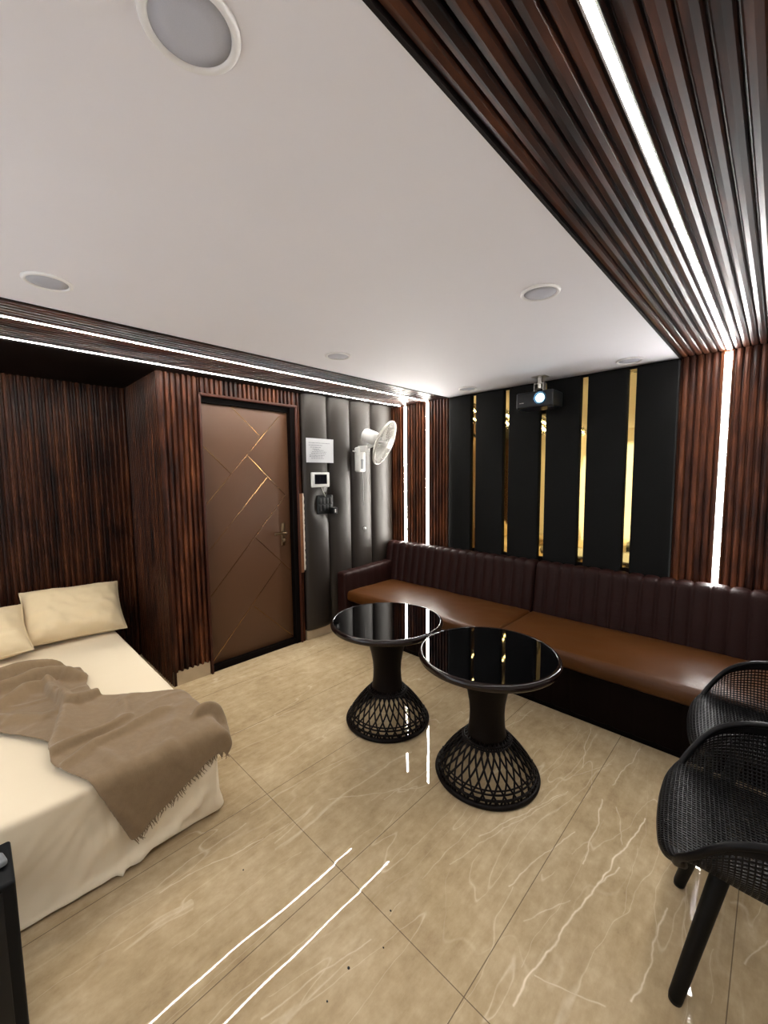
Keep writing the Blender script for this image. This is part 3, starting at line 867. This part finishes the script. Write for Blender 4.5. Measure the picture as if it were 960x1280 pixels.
# ------------------------------------------------------------------ bed
BX, BY, BT = -1.69, .69, .365
bed = thing('bed', 'low wide bed in the slatted recess covered by a cream sheet', 'bed', (-2.7, -.2, 0))
B0 = bed.location
FR = [((.25, .33), (.10, .13), .006, .008), ((.25, .32), (.155, .10), .006, .007), ((.26, .32), (.20, .07), .005, .009), ((.27, .30), (.245, .05), .007, .008), ((.24, .33), (.04, .17), .005, .009), ((.31, .26), (.29, .06), .008, .007), ((.36, .10), (.335, .03), .010, .008), ((.02, .30), (-.15, .10), .005, .010), ((.10, .30), (-.05, .08), .005, .010), ((.48, .20), (.40, .07), .006, .010), ((.54, .22), (.47, .09), .006, .010), ((.0, .006), (.30, .020), .026, .010), ((.30, .020), (.50, .055), .028, .011), ((.36, .03), (.44, .13), .012, .02), ((.10, .06), (.36, .20), .006, .03), ((.18, .05), (.42, .26), .005, .03),
      ((.585, .06), (.615, .20), .018, .011), ((.622, .05), (.645, .22), .018, .010), ((.655, .05), (.668, .25), .014, .010), ((.55, .07), (.61, .13), .018, .018), ((.48, .055), (.58, .10), .016, .015), ((-.3, .1), (.1, .25), .006, .05)]
def sheet_fn(p, n):
    q = p.copy()
    side = 1-sstep(.30, .36, p.z)
    if n.x > .3:
        d = .010*noise.noise(V(p.y*4, p.z*5, 2))+.009*noise.noise(V((p.y-p.z*.9)*13, (p.z+p.y*.5)*2.5, 5))
        for a, b, am, wd in FR:
            ds, t_ = seg_d((p.y, p.z), a, b)
            d += am*exp(-(ds/wd)**2)
        d += .022*sstep(.10, 0, p.z) if False else .020*(1-sstep(0, .10, p.z))
        d += .010*sstep(.55, .68, p.y)*(1-sstep(.02, .2, p.z))
        q.x += d*side*n.x
    if n.y > .3:
        d = .006*noise.noise(V(p.x*4, p.z*5, 9))+.004*noise.noise(V(p.x*14, p.z*3, 4))+.02*(1-sstep(0, .1, p.z))
        q.y += d*side*n.y
    if n.z > .3:
        q.z += n.z*(.002*noise.noise(V(p.x*3, p.y*3, 1))+.001*noise.noise(V(p.x*9+p.y*4, p.y*5, 1)))
    return q
mb = MB(); mb.rslab(XA+.02, BX, YF+.06, BY, .004, BT, .024, .014, sheet_fn)
mb.v = [(x-B0.x, y-B0.y, z-B0.z) for x, y, z in mb.v]
mb.build('sheet', M['sheet'], bed)

# pillows
def pillow(name, w, h, t_, seed):
    rows_t = []; rows_b = []
    n = 40
    for i in range(n+1):
        rt = []; rb = []
        for j in range(n+1):
            u = -1+2*i/n; v = -1+2*j/n
            ed = (1-u**4)*(1-v**4)
            th = t_*max(0, ed)**.55
            # drawn-in sides, pointed corners
            px = u*w/2*(1-.055*(1-v*v)); pz = v*h/2*(1-.07*(1-u*u))
            wr = .020*noise.noise(V(u*1.5+v*3.5, seed, u*4))*sstep(1.0, -.6, v)+.008*noise.noise(V(u*2.2+seed, v*2.5, seed))+.006*noise.noise(V((u+v)*4, (u-v)*2.2, seed+4))+.004*noise.noise(V(u*9, v*5, seed))
            wr *= min(1, ed*3)
            rt.append(V(px, -(th/2)+wr-.002, pz)); rb.append(V(px, th/2+.002, pz))
        rows_t.append(rt); rows_b.append(rb)
    mb = MB(); mb.grid(rows_t); mb.grid([list(reversed(r)) for r in rows_b])
    # seam flange
    rim = [rows_t[i][0] for i in range(n+1)]+[rows_t[n][j] for j in range(1, n+1)]+[rows_t[i][n] for i in range(n-1, -1, -1)]+[rows_t[0][j] for j in range(n-1, 0, -1)]
    mb.tube(rim, .004, 6, closed=True)
    return mb
def set_pillow(mb, loc, lean, yaw, label, roll=0):
    # local x = width, z = height, -y = face towards the foot of the bed
    R_ = Matrix.Rotation(radians(yaw), 4, 'Z') @ Matrix.Rotation(radians(lean), 4, 'X') @ Matrix.Rotation(radians(roll), 4, 'Y')
    mb.v = [tuple(R_ @ Vector(p)) for p in mb.v]
    o = mb.build('pillow', M['pillow'], loc=loc, recalc=False)
    return tag(o, label, 'pillow', 'cream pillows at the head of the bed')
set_pillow(pillow('pillow', .56, .41, .20, 3.0), (-3.458, .472, .540), -46, 90, 'cream pillow leaning in the recess corner at the head of the bed', 3)
set_pillow(pillow('pillow', .58, .38, .17, 11.0), (-3.365, -.072, .512), -55, 86, 'cream pillow cut off by the photo edge, next to the corner pillow', -6)

# blanket: unrolled (u, v) outline, u runs along the bed and down over its foot
poly = [(-3.08, -.42), (-3.03, -.10), (-2.97, .02), (-2.945, .12), (-2.915, .20), (-2.86, .31), (-2.77, .385), (-2.64, .397), (-2.54, .372), (-2.45, .373), (-2.36, .39), (-2.256, .496), (-2.165, .634), (-2.11, .71), (-1.926, .73), (-1.81, .775), (-1.70, .785), (-1.64, .765), (-1.605, .725),
        (-1.59, .633), (-1.556, .568), (-1.504, .485), (-1.475, .428), (-1.432, .345), (-1.445, .335), (-1.55, .298), (-1.636, .266), (-1.70, .234), (-1.79, .195), (-1.872, .162), (-1.912, .152), (-2.006, .160), (-2.07, .165), (-2.11, .150), (-2.204, .097), (-2.311, .032), (-2.42, -.08), (-2.6, -.25), (-2.8, -.38), (-3.0, -.45)]
def inside(x, y):
    c = False; m = len(poly); j = m-1
    for i in range(m):
        xi, yi = poly[i]; xj, yj = poly[j]
        if (yi > y) != (yj > y) and x < (xj-xi)*(y-yi)/(yj-yi)+xi: c = not c
        j = i
    return c
def snap(x, y):
    best = None
    m = len(poly)
    for i in range(m):
        a = poly[i]; b = poly[(i+1) % m]
        d, t_ = seg_d((x, y), a, b)
        if best is None or d < best[0]: best = (d, (lerp(a[0], b[0], t_), lerp(a[1], b[1], t_)))
    return best
# folds: polyline, height, reach on its left side, reach on its right side
RG = [([(-2.93, -.05), (-2.881, .077), (-2.892, .182), (-2.875, .31)], .050, .050, .040),
      ([(-2.76, -.02), (-2.766, .202), (-2.70, .30), (-2.61, .36)], .046, .032, .030),
      ([(-2.50, -.02), (-2.596, .09), (-2.654, .132), (-2.645, .225)], .036, .014, .040),
      ([(-2.645, .225), (-2.52, .225), (-2.392, .250)], .034, .040, .012),
      ([(-2.382, .244), (-2.328, .251), (-2.234, .229), (-2.107, .200), (-2.006, .163)], .028, .085, .007),
      ([(-2.372, .248), (-2.297, .266), (-2.284, .293), (-2.338, .362), (-2.37, .40)], .024, .055, .010),
      ([(-1.862, .19), (-1.918, .285), (-1.925, .395), (-1.975, .530), (-1.99, .57)], .020, .010, .034),
      ([(-1.955, .165), (-1.980, .246), (-1.988, .325), (-2.03, .44)], .022, .024, .016),
      ([(-1.822, .655), (-1.842, .716), (-1.79, .760), (-1.73, .765)], .040, .020, .026),
      ([(-1.68, .72), (-1.63, .72)], .016, .02, .02),
      ([(-2.24, .47), (-2.15, .462), (-2.067, .439), (-2.039, .412)], .009, .012, .03),
      ([(-2.45, .02), (-2.36, .10), (-2.30, .17)], .016, .03, .03), ([(-2.62, -.2), (-2.45, -.05)], .035, .03, .03),
      ([(-2.0, .66), (-1.80, .54), (-1.72, .50)], .007, .03, .04), ([(-1.62, .29), (-1.46, .37)], .010, .02, .02), ([(-1.70, .50), (-1.57, .58)], .008, .03, .03), ([(-1.86, .30), (-1.70, .33)], .008, .02, .03)]
def fold(p, pl, am, wl, wr):
    best = None; n = len(pl)-1
    for k in range(n):
        a, b = pl[k], pl[k+1]
        d, t_ = seg_d(p, a, b)
        if best is None or d < best[0]:
            best = (d, (b[0]-a[0])*(p[1]-a[1])-(b[1]-a[1])*(p[0]-a[0]), (k+t_)/n)
    d, sgn, t_ = best
    w_ = wl if sgn > 0 else wr
    if d > 3*w_: return 0
    return am*exp(-(d/w_)**2)*(.45+.55*sin(pi*min(1, max(0, t_*.8+.1))))
def bend(s, e, r):
    if s < e-r: return s, 0.0, 0.0
    a = (s-(e-r))/r
    if a < pi/2: return e-r+r*sin(a), -(r-r*cos(a)), a
    return e, -r-(s-(e-r)-r*pi/2), pi/2
def cover(u, v):
    hgt = .014+.007*max(0, 1-abs(noise.noise(V(u*6+2, v*6, 5)))*5)*(1-sstep(-2.35, -2.1, u))+.004*max(0, 1-abs(noise.noise(V(u*5+v*2, v*4-u*2, 11)))*6)+.004*noise.noise(V(u*7, v*7, 3))+.006*(noise.noise(V(u*3, v*3, 8))+.4)*(1-sstep(-2.2, -1.9, u))
    for pl, am, wl, wr in RG: hgt += 1.6*fold((u, v), pl, am, wl*.78, wr*.78)
    x, dz1, a1 = bend(u, BX+.014, .034)
    y, dz2, a2 = bend(v, BY+.014, .034)
    x += .022*sstep(-.2, -.34, dz1)
    n = V(sin(a1), sin(a2), max(.0, cos(a1)*cos(a2)))
    n.normalize()
    p = V(x, y, BT+.004+dz1+dz2)+n*hgt
    return p
st = .0095
U0, V0 = -3.30, -.50
nu, nv = int(2.0/st), int(1.36/st)
keep = {}
for i in range(nu):
    for j in range(nv):
        if inside(U0+(i+.5)*st, V0+(j+.5)*st): keep[(i, j)] = 1
used = {}
cnt = {}
for (i, j) in keep:
    for q in ((i, j), (i+1, j), (i+1, j+1), (i, j+1)): cnt[q] = cnt.get(q, 0)+1
vs = []; idx = {}
bl = thing('blanket', 'crumpled taupe wool blanket with a fringed edge thrown across the bed foot', 'blanket', (-2.2, .3, BT))
BL = bl.location
for q, c in cnt.items():
    u, v = U0+q[0]*st, V0+q[1]*st
    if c < 4: u, v = snap(u, v)[1]
    idx[q] = len(vs); vs.append(cover(u, v)-BL)
fs = [(idx[(i, j)], idx[(i+1, j)], idx[(i+1, j+1)], idx[(i, j+1)]) for (i, j) in keep]
mb = MB(); mb.add(vs, fs, True)
bo = mb.build('cloth', M['blanket'], bl)
md = bo.modifiers.new('thick', 'SOLIDIFY'); md.thickness = .006; md.offset = 1
sb = bo.modifiers.new('soft', 'SUBSURF'); sb.levels = 1; sb.render_levels = 1
fg = MB()
edge_pts = [(-1.605, .725), (-1.59, .633), (-1.556, .568), (-1.504, .485), (-1.475, .428), (-1.432, .345)]
for a, b in zip(edge_pts, edge_pts[1:]):
    L = sqrt((a[0]-b[0])**2+(a[1]-b[1])**2); m = int(L/.0062)
    for k in range(m):
        t_ = (k+random.random()*.6)/m
        u, v = lerp(a[0], b[0], t_), lerp(a[1], b[1], t_)
        p = cover(u-.004, v)-BL
        d = V(.15*random.uniform(.2, 1), random.uniform(-.25, .55), -1).normalized()
        ln = random.uniform(.018, .036)
        fg.tube([p, p+d*ln*.5+V(.003, random.uniform(-.003, .003), 0), p+d*ln+V(.002, random.uniform(-.007, .007), 0)], [.0022, .0018, .001], 5)
fg.build('fringe', M['blanket'], bl)

# ------------------------------------------------------------------ black cabinet in the near corner
cb = thing('black_cabinet', 'plain black box cabinet cut off at the bottom corner beside the bed foot', 'cabinet', (-1.415, -.23, 0))
mb = MB(); mb.rslab(-.085, .085, -.25, .25, .02, .445, .008, .08); mb.build('body', M['cabinet'], cb)
MB().box(.0845, .088, -.225, .225, .05, .43, .002).build('front_panel', M['proj'], cb)
for sx in (-1, 1):
    for sy in (-1, 1):
        MB().lathe([(.016, 0), (.018, .022), (0, .022)], 16, c=(.06*sx, .21*sy, 0)).build('foot', M['black_plastic'], cb)
rm = MB(); rm.rslab(-.022, .022, -.07, .07, 0, .018, .007, .02)
o = rm.build('remote_control', M['grey_plastic'], loc=(-1.405, -.062, .4455)); o.rotation_euler = (0, 0, radians(12))
tag(o, 'small grey remote lying on the black cabinet', 'remote')

crumb = MB()
for cx_, cy_, r_ in ((-.857, .893, .0035), (-.838, .691, .0045), (-.80, .80, .0028), (-.823, .60, .003), (-1.35, .62, .003), (-.56, .70, .003)):
    bm_ = bmesh.new(); bmesh.ops.create_icosphere(bm_, subdivisions=2, radius=r_)
    crumb.add([V(cx_, cy_, r_*.6)+V(v.co.x*(1+.3*noise.noise(v.co*400+V(cx_, 0, 0))), v.co.y*.8, v.co.z*.6) for v in bm_.verts], [[v.index for v in f.verts] for f in bm_.faces], True); bm_.free()
co_ = crumb.build('crumbs', M['black_plastic'], kind='stuff')
tag(co_, 'few tiny dark crumbs scattered on the beige marble floor', 'crumbs')

# ------------------------------------------------------------------ projector beam (the lit projector throws onto the opposite wall)
ld = bpy.data.lights.new('projector_beam', 'SPOT'); ld.energy = 1150; ld.color = (.76, .86, 1.0); ld.spot_size = radians(25); ld.spot_blend = .12; ld.shadow_soft_size = .02
lo = bpy.data.objects.new('projector_beam', ld); COL.objects.link(lo)
lo.location = (-1.243, 2.835, 1.99)
lo.rotation_euler = (V(-1.75, YF, 1.10)-lo.location).to_track_quat('-Z', 'Y').to_euler()

# ------------------------------------------------------------------ world, camera
w_ = bpy.data.worlds.new('World'); SC.world = w_; w_.use_nodes = True
w_.node_tree.nodes['Background'].inputs[0].default_value = (.05, .05, .05, 1); w_.node_tree.nodes['Background'].inputs[1].default_value = .2
FPX = 508.0
vy = V(975-480, 590-640, FPX); vx = -V(-45-480, 601-640, FPX)
Yc = vy.normalized(); Xc = (vx-Yc*vx.dot(Yc)).normalized(); Zc = Xc.cross(Yc)
if Zc.y > 0: Zc = -Zc
Rw = Matrix((Xc, Yc, Zc))           # world <- photo camera (x right, y down, z forward)
right = Rw @ V(1, 0, 0); up = Rw @ V(0, -1, 0); back = Rw @ V(0, 0, -1)
cam = bpy.data.cameras.new('camera'); co = bpy.data.objects.new('camera', cam); COL.objects.link(co)
m4 = Matrix((right, up, back)).transposed().to_4x4(); m4.translation = V(0, 0, 1.45)
co.matrix_world = m4
cam.sensor_fit = 'VERTICAL'; cam.sensor_height = 36; cam.sensor_width = 27; cam.lens = FPX/1280*36; cam.clip_start = .02
SC.camera = co
SC.view_settings.view_transform = 'Standard'; SC.view_settings.look = 'None'; SC.view_settings.gamma = 1; SC.view_settings.use_curve_mapping = False
SC.view_settings.exposure = 0.6
SC.cycles.use_denoising = True
SC.cycles.max_bounces = 10; SC.cycles.diffuse_bounces = 6; SC.cycles.glossy_bounces = 5
SC.cycles.sample_clamp_indirect = 8
